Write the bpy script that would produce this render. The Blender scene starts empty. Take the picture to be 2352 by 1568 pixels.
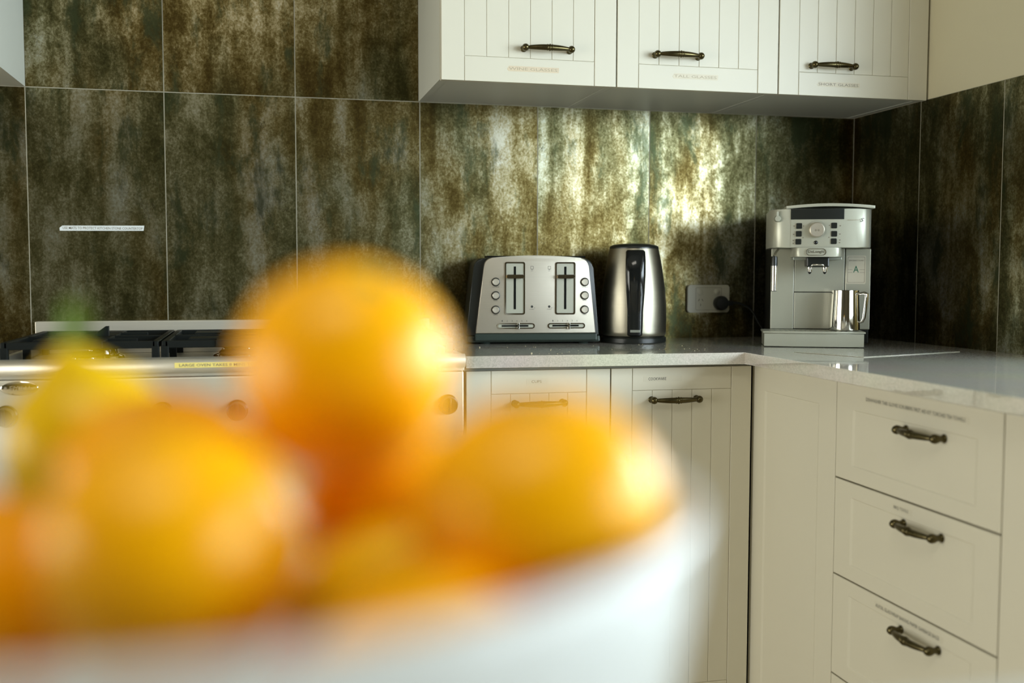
import bpy, bmesh, math, random
from mathutils import Vector, Matrix
random.seed(7)
SC = bpy.context.scene
COL = SC.collection
PI = math.pi

# ------------------------------------------------------------------ camera
CAM = Vector((-1.5772, -2.6348, 1.0729))
YAW, PITCH, ROLL = 0.23332, 0.06513, 0.00158
fw = Vector((math.sin(YAW)*math.cos(PITCH), math.cos(YAW)*math.cos(PITCH), -math.sin(PITCH)))
rt = Vector((math.cos(YAW), -math.sin(YAW), 0))
up = rt.cross(fw)
rt2 = rt*math.cos(ROLL) + up*math.sin(ROLL)
up2 = -rt*math.sin(ROLL) + up*math.cos(ROLL)
cd = bpy.data.cameras.new('camera')
cam = bpy.data.objects.new('camera', cd); COL.objects.link(cam)
M = Matrix((( rt2.x, up2.x, -fw.x, CAM.x), (rt2.y, up2.y, -fw.y, CAM.y), (rt2.z, up2.z, -fw.z, CAM.z), (0, 0, 0, 1)))
cam.matrix_world = M
cd.sensor_width = 36.0
cd.lens = 2450.0/2352*36.0
cd.clip_start = 0.01
cd.dof.use_dof = True
cd.dof.focus_distance = 2.35
cd.dof.aperture_fstop = 2.35
cd.dof.aperture_blades = 0
SC.camera = cam

# ------------------------------------------------------------------ world, daylight, exposure
wd = bpy.data.worlds.new('world'); SC.world = wd; wd.use_nodes = True
bg = wd.node_tree.nodes['Background']
bg.inputs[0].default_value = (0.80, 0.90, 1.0, 1); bg.inputs[1].default_value = 1.2

def area(name, loc, rot, sx, sy, power, col):
    l = bpy.data.lights.new(name, 'AREA'); l.shape = 'RECTANGLE'; l.size = sx; l.size_y = sy
    l.energy = power; l.color = col
    o = bpy.data.objects.new(name, l); COL.objects.link(o); o.location = loc; o.rotation_euler = rot
    return o
# low daylight that reaches the window in the right wall under the eaves (beyond the right edge of the picture)
area('daylight_right_window', (1.35, -4.6, 1.60), (0, math.radians(90), 0), 1.1, 9.4, 600, (0.77, 0.91, 0.98))
# warm fill added behind an unseen left opening to brighten the drawers
area('fill_light_left', (-4.76, -1.7, .95), (0, math.radians(-90), 0), 1.5, 2.6, 82, (1.0, 0.97, 0.84))
# overhead fill added above the island to brighten the fruit tops
area('overhead_fill_light', (-1.9, -2.9, 2.535), (0, 0, 0), 1.19, 0.59, 15, (1.0, 0.95, 0.82))

SC.view_settings.view_transform = 'Standard'
SC.view_settings.look = 'None'
SC.view_settings.gamma = 1.0
SC.view_settings.use_curve_mapping = False
SC.view_settings.exposure = 0.02
SC.cycles.use_denoising = True
SC.cycles.max_bounces = 10
SC.cycles.diffuse_bounces = 6
SC.cycles.caustics_reflective = False
SC.cycles.caustics_refractive = False
SC.cycles.sample_clamp_indirect = 6.0

# ------------------------------------------------------------------ materials
def newmat(name):
    m = bpy.data.materials.new(name); m.use_nodes = True
    return m, m.node_tree.nodes, m.node_tree.links, m.node_tree.nodes['Principled BSDF']

def simple(name, col, rough=0.5, metal=0.0, var=0.06, scale=30.0, bump=0.0, bscale=200.0, spec=0.5, coat=0.0, stretch=None):
    m, n, l, p = newmat(name)
    tc = n.new('ShaderNodeTexCoord')
    src = tc.outputs['Object']
    if stretch:
        mp = n.new('ShaderNodeMapping'); mp.inputs['Scale'].default_value = stretch
        l.new(src, mp.inputs[0]); src = mp.outputs[0]
    nz = n.new('ShaderNodeTexNoise'); nz.inputs['Scale'].default_value = scale; nz.inputs['Detail'].default_value = 4
    l.new(src, nz.inputs['Vector'])
    mx = n.new('ShaderNodeMix'); mx.data_type = 'RGBA'
    mx.inputs[6].default_value = tuple(c*(1-var) for c in col) + (1,)
    mx.inputs[7].default_value = tuple(min(1, c*(1+var)) for c in col) + (1,)
    l.new(nz.outputs['Fac'], mx.inputs[0]); l.new(mx.outputs[2], p.inputs['Base Color'])
    p.inputs['Roughness'].default_value = rough; p.inputs['Metallic'].default_value = metal
    p.inputs['Specular IOR Level'].default_value = spec
    p.inputs['Coat Weight'].default_value = coat
    if bump > 0:
        n2 = n.new('ShaderNodeTexNoise'); n2.inputs['Scale'].default_value = bscale; n2.inputs['Detail'].default_value = 3
        l.new(src, n2.inputs['Vector'])
        b = n.new('ShaderNodeBump'); b.inputs['Strength'].default_value = bump; b.inputs['Distance'].default_value = 0.001
        l.new(n2.outputs['Fac'], b.inputs['Height']); l.new(b.outputs[0], p.inputs['Normal'])
    return m

def tile_mat(name, axis, start, step, zj):
    """metallic-glazed wall tile, 0.3 wide and 0.6 high, each with its own patina, pale grout between"""
    m, n, l, p = newmat(name)
    def node(t, **k):
        x = n.new(t)
        for a, b in k.items(): setattr(x, a, b)
        return x
    def math_(op, a, b=None, c=None):
        x = n.new('ShaderNodeMath'); x.operation = op
        for i, v in enumerate((a, b, c)):
            if v is None: continue
            if isinstance(v, (int, float)): x.inputs[i].default_value = v
            else: l.new(v, x.inputs[i])
        return x.outputs[0]
    geo = node('ShaderNodeNewGeometry'); sep = node('ShaderNodeSeparateXYZ'); l.new(geo.outputs['Position'], sep.inputs[0])
    h = sep.outputs[axis]; z = sep.outputs[2]
    u = math_('DIVIDE', math_('ADD', h, start), step)
    v = math_('DIVIDE', math_('SUBTRACT', z, zj), 0.6)
    iu = math_('FLOOR', u); iv = math_('FLOOR', v)
    fu = math_('SUBTRACT', u, iu); fv = math_('SUBTRACT', v, iv)
    du = math_('MULTIPLY', math_('MINIMUM', fu, math_('SUBTRACT', 1.0, fu)), step)
    dv = math_('MULTIPLY', math_('MINIMUM', fv, math_('SUBTRACT', 1.0, fv)), 0.6)
    d = math_('MINIMUM', du, dv)
    grout = math_('LESS_THAN', d, 0.0011)
    comb = node('ShaderNodeCombineXYZ'); l.new(iu, comb.inputs[0]); l.new(iv, comb.inputs[1])
    wn = node('ShaderNodeTexWhiteNoise', noise_dimensions='3D'); l.new(comb.outputs[0], wn.inputs['Vector'])
    # local coords + per-tile offset
    co = node('ShaderNodeCombineXYZ'); l.new(h, co.inputs[0]); l.new(z, co.inputs[1]); 
    off = node('ShaderNodeVectorMath', operation='MULTIPLY'); l.new(wn.outputs['Color'], off.inputs[0]); off.inputs[1].default_value = (7.3, 5.1, 9.7)
    add = node('ShaderNodeVectorMath', operation='ADD'); l.new(co.outputs[0], add.inputs[0]); l.new(off.outputs[0], add.inputs[1])
    P = add.outputs[0]
    def noise(scale, stretch, detail=6, rough=0.55, dist=0.0, seed=0.0):
        mp = node('ShaderNodeMapping'); mp.inputs['Scale'].default_value = stretch; mp.inputs['Location'].default_value = (seed, seed*1.7, seed*.3)
        l.new(P, mp.inputs[0])
        nz = node('ShaderNodeTexNoise'); nz.inputs['Scale'].default_value = scale; nz.inputs['Detail'].default_value = detail
        nz.inputs['Roughness'].default_value = rough; nz.inputs['Distortion'].default_value = dist
        l.new(mp.outputs[0], nz.inputs['Vector']); return nz.outputs['Fac']
    def ramp(src, *stops):
        r = node('ShaderNodeValToRGB'); e = r.color_ramp.elements
        e[0].position = stops[0][0]; e[0].color = stops[0][1] + (1,) if len(stops[0][1]) == 3 else stops[0][1]
        e[1].position = stops[-1][0]; e[1].color = stops[-1][1] + (1,)
        for s in stops[1:-1]:
            q = e.new(s[0]); q.color = s[1] + (1,)
        l.new(src, r.inputs[0]); return r.outputs['Color']
    def g(x): return (x, x, x)
    def mix(fac, a, b):
        x = node('ShaderNodeMix', data_type='RGBA')
        if isinstance(fac, (int, float)): x.inputs[0].default_value = fac
        else: l.new(fac, x.inputs[0])
        for i, c in ((6, a), (7, b)):
            if isinstance(c, tuple): x.inputs[i].default_value = c + (1,)
            else: l.new(c, x.inputs[i])
        return x.outputs[2]
    streak = noise(1.0, (17, 2.6, 1), 6, 0.55, 0.35, 0)        # long vertical streaks
    cloud = noise(1.0, (9, 6, 1), 8, 0.62, 0.5, 3.1)          # cloudy patches
    fine = noise(1.0, (210, 170, 1), 5, 0.7, 0.0, 8.2)        # speckle
    fine2 = noise(1.0, (85, 60, 1), 7, 0.75, 0.6, 4.4)
    mixv = math_('ADD', math_('ADD', math_('MULTIPLY', streak, 0.52), math_('MULTIPLY', cloud, 0.48)),
                 math_('ADD', math_('MULTIPLY', math_('SUBTRACT', fine, 0.5), 0.30), math_('MULTIPLY', math_('SUBTRACT', fine2, 0.5), 0.30)))
    base = ramp(mixv, (0.36, (0.040, 0.025, 0.005)), (0.44, (0.075, 0.052, 0.013)), (0.505, (0.135, 0.104, 0.036)),
                (0.57, (0.26, 0.22, 0.115)), (0.68, (0.45, 0.425, 0.33)))
    olive = ramp(mixv, (0.36, (0.032, 0.030, 0.009)), (0.44, (0.066, 0.060, 0.022)), (0.505, (0.13, 0.12, 0.056)),
                 (0.57, (0.26, 0.245, 0.15)), (0.68, (0.44, 0.445, 0.36)))
    where = ramp(noise(1.0, (5.5, 1.6, 1), 3, 0.5, 0.0, 41.0), (0.46, g(0)), (0.56, g(1)))
    base = mix(where, base, olive)
    teal = noise(1.0, (13, 4.5, 1), 7, 0.7, 0.2, 11.0)
    base = mix(ramp(teal, (0.53, g(0)), (0.63, g(0.8))), base, (0.040, 0.052, 0.024))
    # dark thread-like cracks
    wv = noise(1.0, (16, 11, 1), 5, 0.6, 1.6, 21.0)
    crack = math_('ABSOLUTE', math_('SUBTRACT', wv, 0.5))
    crk = ramp(crack, (0.0, g(1)), (0.008, g(0)))
    gate = ramp(noise(1.0, (6, 5, 1), 2, 0.5, 0, 30.0), (0.50, g(0)), (0.62, g(0.8)))
    ck = node('ShaderNodeMix', data_type='RGBA', blend_type='MULTIPLY'); ck.inputs[0].default_value = 1.0
    l.new(crk, ck.inputs[6]); l.new(gate, ck.inputs[7])
    base = mix(ck.outputs[2], base, (0.03, 0.022, 0.01))
    gn = noise(1.0, (60, 14, 1), 3, 0.6, 0, 5)
    gcol = mix(gn, (0.16, 0.14, 0.09), (0.40, 0.38, 0.30))
    col = mix(grout, base, gcol)
    l.new(col, p.inputs['Base Color'])
    inv = math_('SUBTRACT', 1.0, grout)
    l.new(math_('MULTIPLY', inv, 0.93), p.inputs['Metallic'])
    l.new(math_('ADD', math_('MULTIPLY', ramp(mixv, (0.42, g(1)), (0.6, g(0))), 0.10), math_('ADD', math_('MULTIPLY', grout, 0.4), 0.29)), p.inputs['Roughness'])
    b = node('ShaderNodeBump'); b.inputs['Strength'].default_value = 0.5; b.inputs['Distance'].default_value = 0.0012
    hh = math_('SUBTRACT', math_('MULTIPLY', mixv, 0.5), math_('MULTIPLY', grout, 1.0))
    l.new(hh, b.inputs['Height']); l.new(b.outputs[0], p.inputs['Normal'])
    return m

M_TILE_B = tile_mat('patina_tile_back', 0, 0.2851, 0.3, 1.4892)
M_TILE_R = tile_mat('patina_tile_right', 1, 0.3077, 0.3, 1.4892)
M_CAB = simple('cabinet_paint', (0.66, 0.625, 0.51), 0.38, var=0.02, scale=6, bump=0.05, bscale=260)
M_CABIN = simple('cabinet_board', (0.60, 0.60, 0.52), 0.45, var=0.03, scale=8)
M_SEAM = simple('seam_shadow_board', (0.10, 0.10, 0.08), 0.7)
M_WALL = simple('wall_paint', (0.53, 0.48, 0.33), 0.8, var=0.02, scale=4, bump=0.1, bscale=300)
M_ROOM = simple('room_paint', (0.14, 0.12, 0.07), 0.85, var=0.02, scale=3)
M_CEIL = simple('ceiling_paint', (0.34, 0.33, 0.27), 0.9, var=0.02, scale=3)
M_FLOOR = simple('floor_boards', (0.56, 0.50, 0.38), 0.35, var=0.25, scale=6, stretch=(1, 12, 1))
M_BRASS = simple('aged_brass', (0.095, 0.078, 0.036), 0.27, 1.0, var=0.35, scale=160)
M_STEEL = simple('brushed_steel', (0.60, 0.57, 0.51), 0.27, 1.0, var=0.05, scale=8, bump=0.12, bscale=120, stretch=(1, 1, 40))
M_STEELH = simple('brushed_steel_lengthwise', (0.70, 0.66, 0.56), 0.45, 0.75, var=0.05, scale=8, bump=0.1, bscale=120, stretch=(1, 40, 40))
M_KETTLE = simple('kettle_steel', (0.40, 0.37, 0.29), 0.34, 1.0, var=0.05, scale=8, bump=0.1, bscale=120, stretch=(1, 1, 40))
M_TOAST = simple('toaster_steel', (0.58, 0.53, 0.44), 0.40, 0.9, var=0.04, scale=8, bump=0.1, bscale=120, stretch=(1, 1, 40))
M_CHROME = simple('polished_steel', (0.75, 0.73, 0.69), 0.07, 1.0, var=0.03, scale=10)
M_SILVER = simple('silver_plastic', (0.50, 0.50, 0.41), 0.38, 0.45, var=0.03, scale=400)
M_SILVERD = simple('silver_plastic_trim', (0.36, 0.38, 0.33), 0.36, 0.5, var=0.03, scale=400)
M_BLACK = simple('black_plastic', (0.012, 0.014, 0.012), 0.30, var=0.1)
M_BLACKG = simple('glossy_black', (0.008, 0.009, 0.009), 0.10, var=0.1)
M_GREEN_BLACK = simple('dark_base_plastic', (0.03, 0.045, 0.036), 0.32, var=0.1)
M_CAST = simple('cast_iron', (0.006, 0.008, 0.007), 0.5, var=0.2, bump=0.3, bscale=400, spec=0.2)
M_OUTLET = simple('white_switch_plastic', (0.62, 0.60, 0.50), 0.3, var=0.02)
M_BOWL = simple('white_glazed_ceramic', (0.55, 0.555, 0.53), 0.22, var=0.01, scale=5)
M_ISL = simple('island_stone', (0.50, 0.48, 0.42), 0.12, var=0.08, scale=60)
M_TAPE = simple('white_label_tape', (0.72, 0.76, 0.76), 0.4, var=0.02)
M_TAPEC = simple('clear_label_tape', (0.635, 0.597, 0.482), 0.42, var=0.02)
M_TAPEO = simple('yellowed_label_tape', (0.66, 0.555, 0.40), 0.35, var=0.12, scale=60)
M_TAPEO2 = simple('faintly_yellowed_tape', (0.64, 0.58, 0.44), 0.35, var=0.08, scale=60)
M_TAPEY = simple('yellow_label_tape', (0.80, 0.66, 0.20), 0.4, var=0.04)
M_INK = simple('black_ink', (0.03, 0.03, 0.025), 0.6)
M_INKF = simple('faded_ink', (0.42, 0.36, 0.25), 0.6)
M_INKM = simple('grey_ink', (0.22, 0.19, 0.14), 0.6)
M_GREENI = simple('green_ink', (0.02, 0.16, 0.09), 0.5)
M_CRUMB = simple('bread_crumb', (0.75, 0.65, 0.42), 0.8)
M_WFRAME = simple('window_frame_paint', (0.75, 0.75, 0.70), 0.4)

def counter_mat():
    m, n, l, p = newmat('speckled_quartz')
    tc = n.new('ShaderNodeTexCoord')
    v = n.new('ShaderNodeTexVoronoi'); v.inputs['Scale'].default_value = 420
    l.new(tc.outputs['Object'], v.inputs['Vector'])
    r = n.new('ShaderNodeValToRGB'); e = r.color_ramp.elements
    e[0].position = 0.0; e[0].color = (0.52, 0.50, 0.42, 1); e[1].position = 1.0; e[1].color = (0.74, 0.71, 0.62, 1)
    q = e.new(0.5); q.color = (0.64, 0.61, 0.52, 1)
    l.new(v.outputs['Color'], r.inputs[0])
    nz = n.new('ShaderNodeTexNoise'); nz.inputs['Scale'].default_value = 5; l.new(tc.outputs['Object'], nz.inputs['Vector'])
    mx = n.new('ShaderNodeMix'); mx.data_type = 'RGBA'; mx.blend_type = 'MULTIPLY'; mx.inputs[0].default_value = 0.25
    l.new(r.outputs[0], mx.inputs[6]); l.new(nz.outputs['Color'], mx.inputs[7])
    l.new(mx.outputs[2], p.inputs['Base Color'])
    p.inputs['Roughness'].default_value = 0.35
    p.inputs['Coat Weight'].default_value = 1.0; p.inputs['Coat Roughness'].default_value = 0.035; p.inputs['Coat IOR'].default_value = 2.6
    return m
M_STONE = counter_mat()

def fruit_mat(name, c1, c2, rough=0.27):
    m, n, l, p = newmat(name)
    tc = n.new('ShaderNodeTexCoord')
    nz = n.new('ShaderNodeTexNoise'); nz.inputs['Scale'].default_value = 22; l.new(tc.outputs['Object'], nz.inputs['Vector'])
    mx = n.new('ShaderNodeMix'); mx.data_type = 'RGBA'; mx.inputs[6].default_value = c1 + (1,); mx.inputs[7].default_value = c2 + (1,)
    l.new(nz.outputs['Fac'], mx.inputs[0]); l.new(mx.outputs[2], p.inputs['Base Color'])
    p.inputs['Roughness'].default_value = rough; p.inputs['Specular IOR Level'].default_value = 0.40; p.inputs['Specular Tint'].default_value = (1.0, 0.88, 0.52, 1)
    v = n.new('ShaderNodeTexVoronoi'); v.inputs['Scale'].default_value = 1100; l.new(tc.outputs['Object'], v.inputs['Vector'])
    b = n.new('ShaderNodeBump'); b.inputs['Strength'].default_value = 0.12; b.inputs['Distance'].default_value = 0.0003
    l.new(v.outputs['Distance'], b.inputs['Height']); l.new(b.outputs[0], p.inputs['Normal'])
    return m
M_ORANGE = fruit_mat('orange_peel', (0.90, 0.40, 0.0), (0.94, 0.44, 0.0))
M_ORANGE2 = fruit_mat('orange_peel_deep', (0.88, 0.36, 0.0), (0.92, 0.40, 0.0))
M_LEMON = fruit_mat('lemon_peel', (0.74, 0.45, 0.0), (0.80, 0.52, 0.002))
M_STEM = simple('green_stem', (0.16, 0.24, 0.04), 0.6)
M_LEAF = simple('green_leaf', (0.14, 0.26, 0.03), 0.45, var=0.15)

def glass_mat():
    m, n, l, p = newmat('window_glass')
    t = n.new('ShaderNodeBsdfTransparent'); g = n.new('ShaderNodeBsdfGlossy'); g.inputs['Roughness'].default_value = 0.02
    mx = n.new('ShaderNodeMixShader'); mx.inputs[0].default_value = 0.05
    l.new(t.outputs[0], mx.inputs[1]); l.new(g.outputs[0], mx.inputs[2])
    l.new(mx.outputs[0], n['Material Output'].inputs['Surface'])
    return m
M_GLASS = glass_mat()

# ------------------------------------------------------------------ geometry helpers
def box(bm, x0, x1, y0, y1, z0, z1, mi=0, bev=0.0, seg=2):
    r = bmesh.ops.create_cube(bm, size=1.0)
    vs = r['verts']
    for v in vs:
        v.co = Vector(((x0+x1)/2 + v.co.x*(x1-x0), (y0+y1)/2 + v.co.y*(y1-y0), (z0+z1)/2 + v.co.z*(z1-z0)))
    fs = set(f for v in vs for f in v.link_faces)
    for f in fs: f.material_index = mi
    if bev > 0:
        es = list(set(e for v in vs for e in v.link_edges))
        rb = bmesh.ops.bevel(bm, geom=es, offset=bev, segments=seg, profile=0.5, affect='EDGES', clamp_overlap=True)
        for f in rb['faces']: f.material_index = mi

def lathe(bm, prof, c=(0, 0, 0), axis='z', seg=40, mi=0, sx=1.0, sy=1.0):
    c = Vector(c); rings = []
    for r, h in prof:
        if r < 1e-6:
            P = {'z': (0, 0, h), 'y': (0, h, 0), 'x': (h, 0, 0)}[axis]
            rings.append([bm.verts.new(c + Vector(P))]); continue
        ring = []
        for i in range(seg):
            a = 2*PI*i/seg; p, q = r*math.cos(a)*sx, r*math.sin(a)*sy
            P = {'z': (p, q, h), 'y': (p, h, -q), 'x': (h, p, q)}[axis]
            ring.append(bm.verts.new(c + Vector(P)))
        rings.append(ring)
    for A, B in zip(rings, rings[1:]):
        if len(A) == 1 and len(B) == 1: continue
        for i in range(seg):
            j = (i+1) % seg
            if len(A) == 1: f = bm.faces.new((A[0], B[j], B[i]))
            elif len(B) == 1: f = bm.faces.new((A[i], A[j], B[0]))
            else: f = bm.faces.new((A[i], A[j], B[j], B[i]))
            f.material_index = mi; f.smooth = True

def tube(bm, pts, rad, seg=12, mi=0, cap=True, flat=1.0):
    pts = [Vector(p) for p in pts]
    if isinstance(rad, (int, float)): rad = [rad]*len(pts)
    t0 = (pts[1]-pts[0]).normalized()
    nrm = t0.orthogonal().normalized(); rings = []
    for i, p in enumerate(pts):
        t = (pts[min(i+1, len(pts)-1)] - pts[max(i-1, 0)]).normalized()
        nrm = (nrm - t*nrm.dot(t)).normalized(); b = t.cross(nrm)
        rings.append([bm.verts.new(p + (nrm*math.cos(2*PI*k/seg) + b*math.sin(2*PI*k/seg)*flat)*rad[i]) for k in range(seg)])
    for A, B in zip(rings, rings[1:]):
        for k in range(seg):
            f = bm.faces.new((A[k], A[(k+1) % seg], B[(k+1) % seg], B[k])); f.material_index = mi; f.smooth = True
    if cap:
        f = bm.faces.new(rings[0][::-1]); f.material_index = mi
        f = bm.faces.new(rings[-1]); f.material_index = mi

def prism(bm, poly, axis, a, b, mi=0, bev=0.0, seg=2, smooth=False):
    """poly = 2-D outline, extruded along axis from a to b"""
    def P(u, v, w): return {'z': (u, v, w), 'y': (u, w, v), 'x': (w, u, v)}[axis]
    A = [bm.verts.new(P(u, v, a)) for u, v in poly]; B = [bm.verts.new(P(u, v, b)) for u, v in poly]
    fs = [bm.faces.new(A[::-1]), bm.faces.new(B)]
    n = len(poly)
    for i in range(n):
        f = bm.faces.new((A[i], A[(i+1) % n], B[(i+1) % n], B[i])); f.smooth = smooth; fs.append(f)
    for f in fs: f.material_index = mi
    if bev > 0:
        es = [e for e in set(e for f in fs[:2] for e in f.edges)]
        rb = bmesh.ops.bevel(bm, geom=es, offset=bev, segments=seg, profile=0.5, affect='EDGES', clamp_overlap=True)
        for f in rb['faces']: f.material_index = mi; f.smooth = True

def rrect(x0, x1, y0, y1, r, n=6):
    pts = []
    for cx, cy, a0 in ((x1-r, y1-r, 0), (x0+r, y1-r, 90), (x0+r, y0+r, 180), (x1-r, y0+r, 270)):
        for i in range(n+1):
            a = math.radians(a0 + 90*i/n); pts.append((cx + r*math.cos(a), cy + r*math.sin(a)))
    return pts

def ring_frame(bm, outer, inner, axis, a, b, mi=0):
    """frame between two outlines with the same point count"""
    def P(u, v, w): return {'z': (u, v, w), 'y': (u, w, v), 'x': (w, u, v)}[axis]
    V = [[bm.verts.new(P(u, v, w)) for u, v in pl] for pl in (outer, inner) for w in (a, b)]
    n = len(outer)
    for i in range(n):
        j = (i+1) % n
        for X, Y in ((0, 1), (3, 2), (2, 0), (1, 3)):
            f = bm.faces.new((V[X][i], V[X][j], V[Y][j], V[Y][i])); f.material_index = mi

def text(bm, s, x0, x1, zc, hgt, y, mi=0, squash=True, slant=0.0):
    """flat letters in the xz plane facing -y, fitted between x0 and x1"""
    cu = bpy.data.curves.new('t', 'FONT'); cu.body = s; cu.size = 1.0; cu.resolution_u = 2; cu.shear = slant
    cu.offset = 0.004
    ob = bpy.data.objects.new('t', cu); COL.objects.link(ob)
    bpy.context.view_layer.update()
    me = bpy.data.meshes.new_from_object(ob.evaluated_get(bpy.context.evaluated_depsgraph_get()))
    COL.objects.unlink(ob); bpy.data.objects.remove(ob); bpy.data.curves.remove(cu)
    if not me.vertices: return
    xs = [v.co.x for v in me.vertices]; ys = [v.co.y for v in me.vertices]
    a, b, c, d = min(xs), max(xs), min(ys), max(ys)
    sy = hgt/max(1e-6, d-c); sx = (x1-x0)/(b-a)
    vs = [bm.verts.new((x0 + (v.co.x-a)*sx, y, zc - hgt/2 + (v.co.y-c)*sy)) for v in me.vertices]
    for p in me.polygons:
        try: f = bm.faces.new([vs[i] for i in p.vertices]); f.material_index = mi
        except ValueError: pass
    bpy.data.meshes.remove(me)

def obj(name, bm, mats, parent=None, loc=(0, 0, 0), rot=(0, 0, 0), smooth=None):
    bmesh.ops.recalc_face_normals(bm, faces=bm.faces)
    me = bpy.data.meshes.new(name); bm.to_mesh(me); bm.free()
    for m in (mats if isinstance(mats, (list, tuple)) else [mats]): me.materials.append(m)
    if smooth is not None:
        me.polygons.foreach_set('use_smooth', [True]*len(me.polygons))
        me.set_sharp_from_angle(angle=math.radians(smooth))
    o = bpy.data.objects.new(name, me); COL.objects.link(o)
    o.location = loc; o.rotation_euler = rot
    if parent: o.parent = parent
    return o
def copy(o, parent, loc):
    c = o.copy(); COL.objects.link(c); c.parent = parent; c.location = loc
    return c
def BM(): return bmesh.new()
def tag(o, label, cat, group=None):
    o['label'] = label; o['category'] = cat
    if group: o['group'] = group
    return o
def thing(name, label, cat, loc=(0, 0, 0), rz=0.0, group=None):
    o = bpy.data.objects.new(name, None); COL.objects.link(o); o.empty_display_size = 0.05
    o.location = loc; o.rotation_euler = (0, 0, rz)
    return tag(o, label, cat, group)
def struct(name, bm, mats):
    o = obj(name, bm, mats); o['kind'] = 'structure'; return o

# ------------------------------------------------------------------ the room
X0, Y0, ZC = -4.6, -6.0, 2.55
bm = BM(); box(bm, X0-.2, .2, Y0-.2, .2, -.1, 0); struct('floor', bm, M_FLOOR)
bm = BM(); box(bm, X0-.2, .2, Y0-.2, .2, ZC, ZC+.1); struct('ceiling', bm, M_CEIL)
bm = BM(); box(bm, X0-.15, .15, 0, .15, 0, ZC); struct('wall_back', bm, M_TILE_B)

# right wall with the window opening
WY0, WY1, WZ0, WZ1 = -3.60, -0.76, 0.935, 2.12
bm = BM()
box(bm, 0, .15, WY1, 0, 0, ZC); box(bm, 0, .15, Y0, WY0, 0, ZC)
box(bm, 0, .15, WY0, WY1, 0, WZ0); box(bm, 0, .15, WY0, WY1, WZ1, ZC)
struct('wall_right', bm, M_WALL)
# tiled splashback on the right wall (proud of the paint by the tile thickness)
bm = BM(); box(bm, -.0015, 0.0005, WY1, 0, .88, 1.4892); box(bm, -.0015, 0.0005, -3.6, WY1, .88, WZ0 - .005)
struct('trim_1', bm, M_TILE_R)
# left wall with an opening added for the fill light, closed rear wall
LY0, LY1, LZ0, LZ1 = -3.0, -0.4, .15, 1.75
bm = BM()
box(bm, X0-.15, X0, Y0, LY0, 0, ZC); box(bm, X0-.15, X0, LY1, 0, 0, ZC)
box(bm, X0-.15, X0, LY0, LY1, 0, LZ0); box(bm, X0-.15, X0, LY0, LY1, LZ1, ZC)
struct('wall_left', bm, M_ROOM)
bm = BM(); box(bm, X0-.15, .15, Y0-.15, Y0, 0, ZC); struct('wall_rear', bm, M_ROOM)

def window(name, axis, a0, a1, z0, z1, at, n):
    bm = BM(); w = .045
    def b(u0, u1, v0, v1, d0, d1, mi=0):
        if axis == 'y': box(bm, at+d0, at+d1, u0, u1, v0, v1, mi)
        else: box(bm, u0, u1, at+d0, at+d1, v0, v1, mi)
    b(a0, a1, z0, z0+w, .03, .08); b(a0, a1, z1-w, z1, .03, .08)
    b(a0, a0+w, z0+w, z1-w, .03, .08); b(a1-w, a1, z0+w, z1-w, .03, .08)
    for i in range(1, n):
        u = a0 + (a1-a0)*i/n; b(u-w/2, u+w/2, z0+w, z1-w, .03, .08)
    b(a0+w/2, a1-w/2, z0+w/2, z1-w/2, .053, .057, 1)
    return struct(name, bm, [M_WFRAME, M_GLASS])
window('window_1', 'y', WY0, WY1, WZ0, WZ1, 0.0, 4)
window('fill_window_left', 'y', LY0, LY1, LZ0, LZ1, X0-.12, 3)  # unseen window, added to let the left fill in

# ------------------------------------------------------------------ handle, doors, labels
def handle_mesh():
    bm = BM(); n = 34; L = .052
    # two posts with ball ends
    for s in (-1, 1):
        lathe(bm, [(0, 0), (.0070, 0), (.0074, -.0015), (.0054, -.004), (.0050, -.009), (.0066, -.012), (.0078, -.0160),
                   (.0080, -.019), (.0068, -.0230), (.0038, -.0262), (0, -.0270)], (s*L, 0, 0), 'y', 18)
    pts, rad = [], []
    for i in range(n+1):
        t = -1 + 2*i/n; a = abs(t)
        y = -.0175 - .0105*(1-t*t)**0.9
        r = .0032 + .0034*(max(0, math.cos(a*PI/2*1.0))**0.8)
        if a > .88: r = .0036 + .001*(a-.88)/.12
        pts.append((t*L, y, 0)); rad.append(r)
    tube(bm, pts, rad, 14)
    for dx, r in ((-.0052, .0072), (0, .0080), (.0052, .0072)):
        lathe(bm, [(.003, -.0014), (r*.9, -.0014), (r, -.0005), (r, .0005), (r*.9, .0014), (.003, .0014)], (dx, -.0280, 0), 'x', 18)
    bmesh.ops.recalc_face_normals(bm, faces=bm.faces)
    me = bpy.data.meshes.new('handle'); bm.to_mesh(me); bm.free(); me.materials.append(M_BRASS)
    me.polygons.foreach_set('use_smooth', [True]*len(me.polygons)); me.set_sharp_from_angle(angle=math.radians(50))
    return me
HANDLE = handle_mesh()
def add_handle(parent, x, z, y=0.0):
    o = bpy.data.objects.new('handle', HANDLE); COL.objects.link(o); o.parent = parent; o.location = (x, y, z)
    o['label'] = 'aged brass bow handle with ball ends'
    return o

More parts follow.
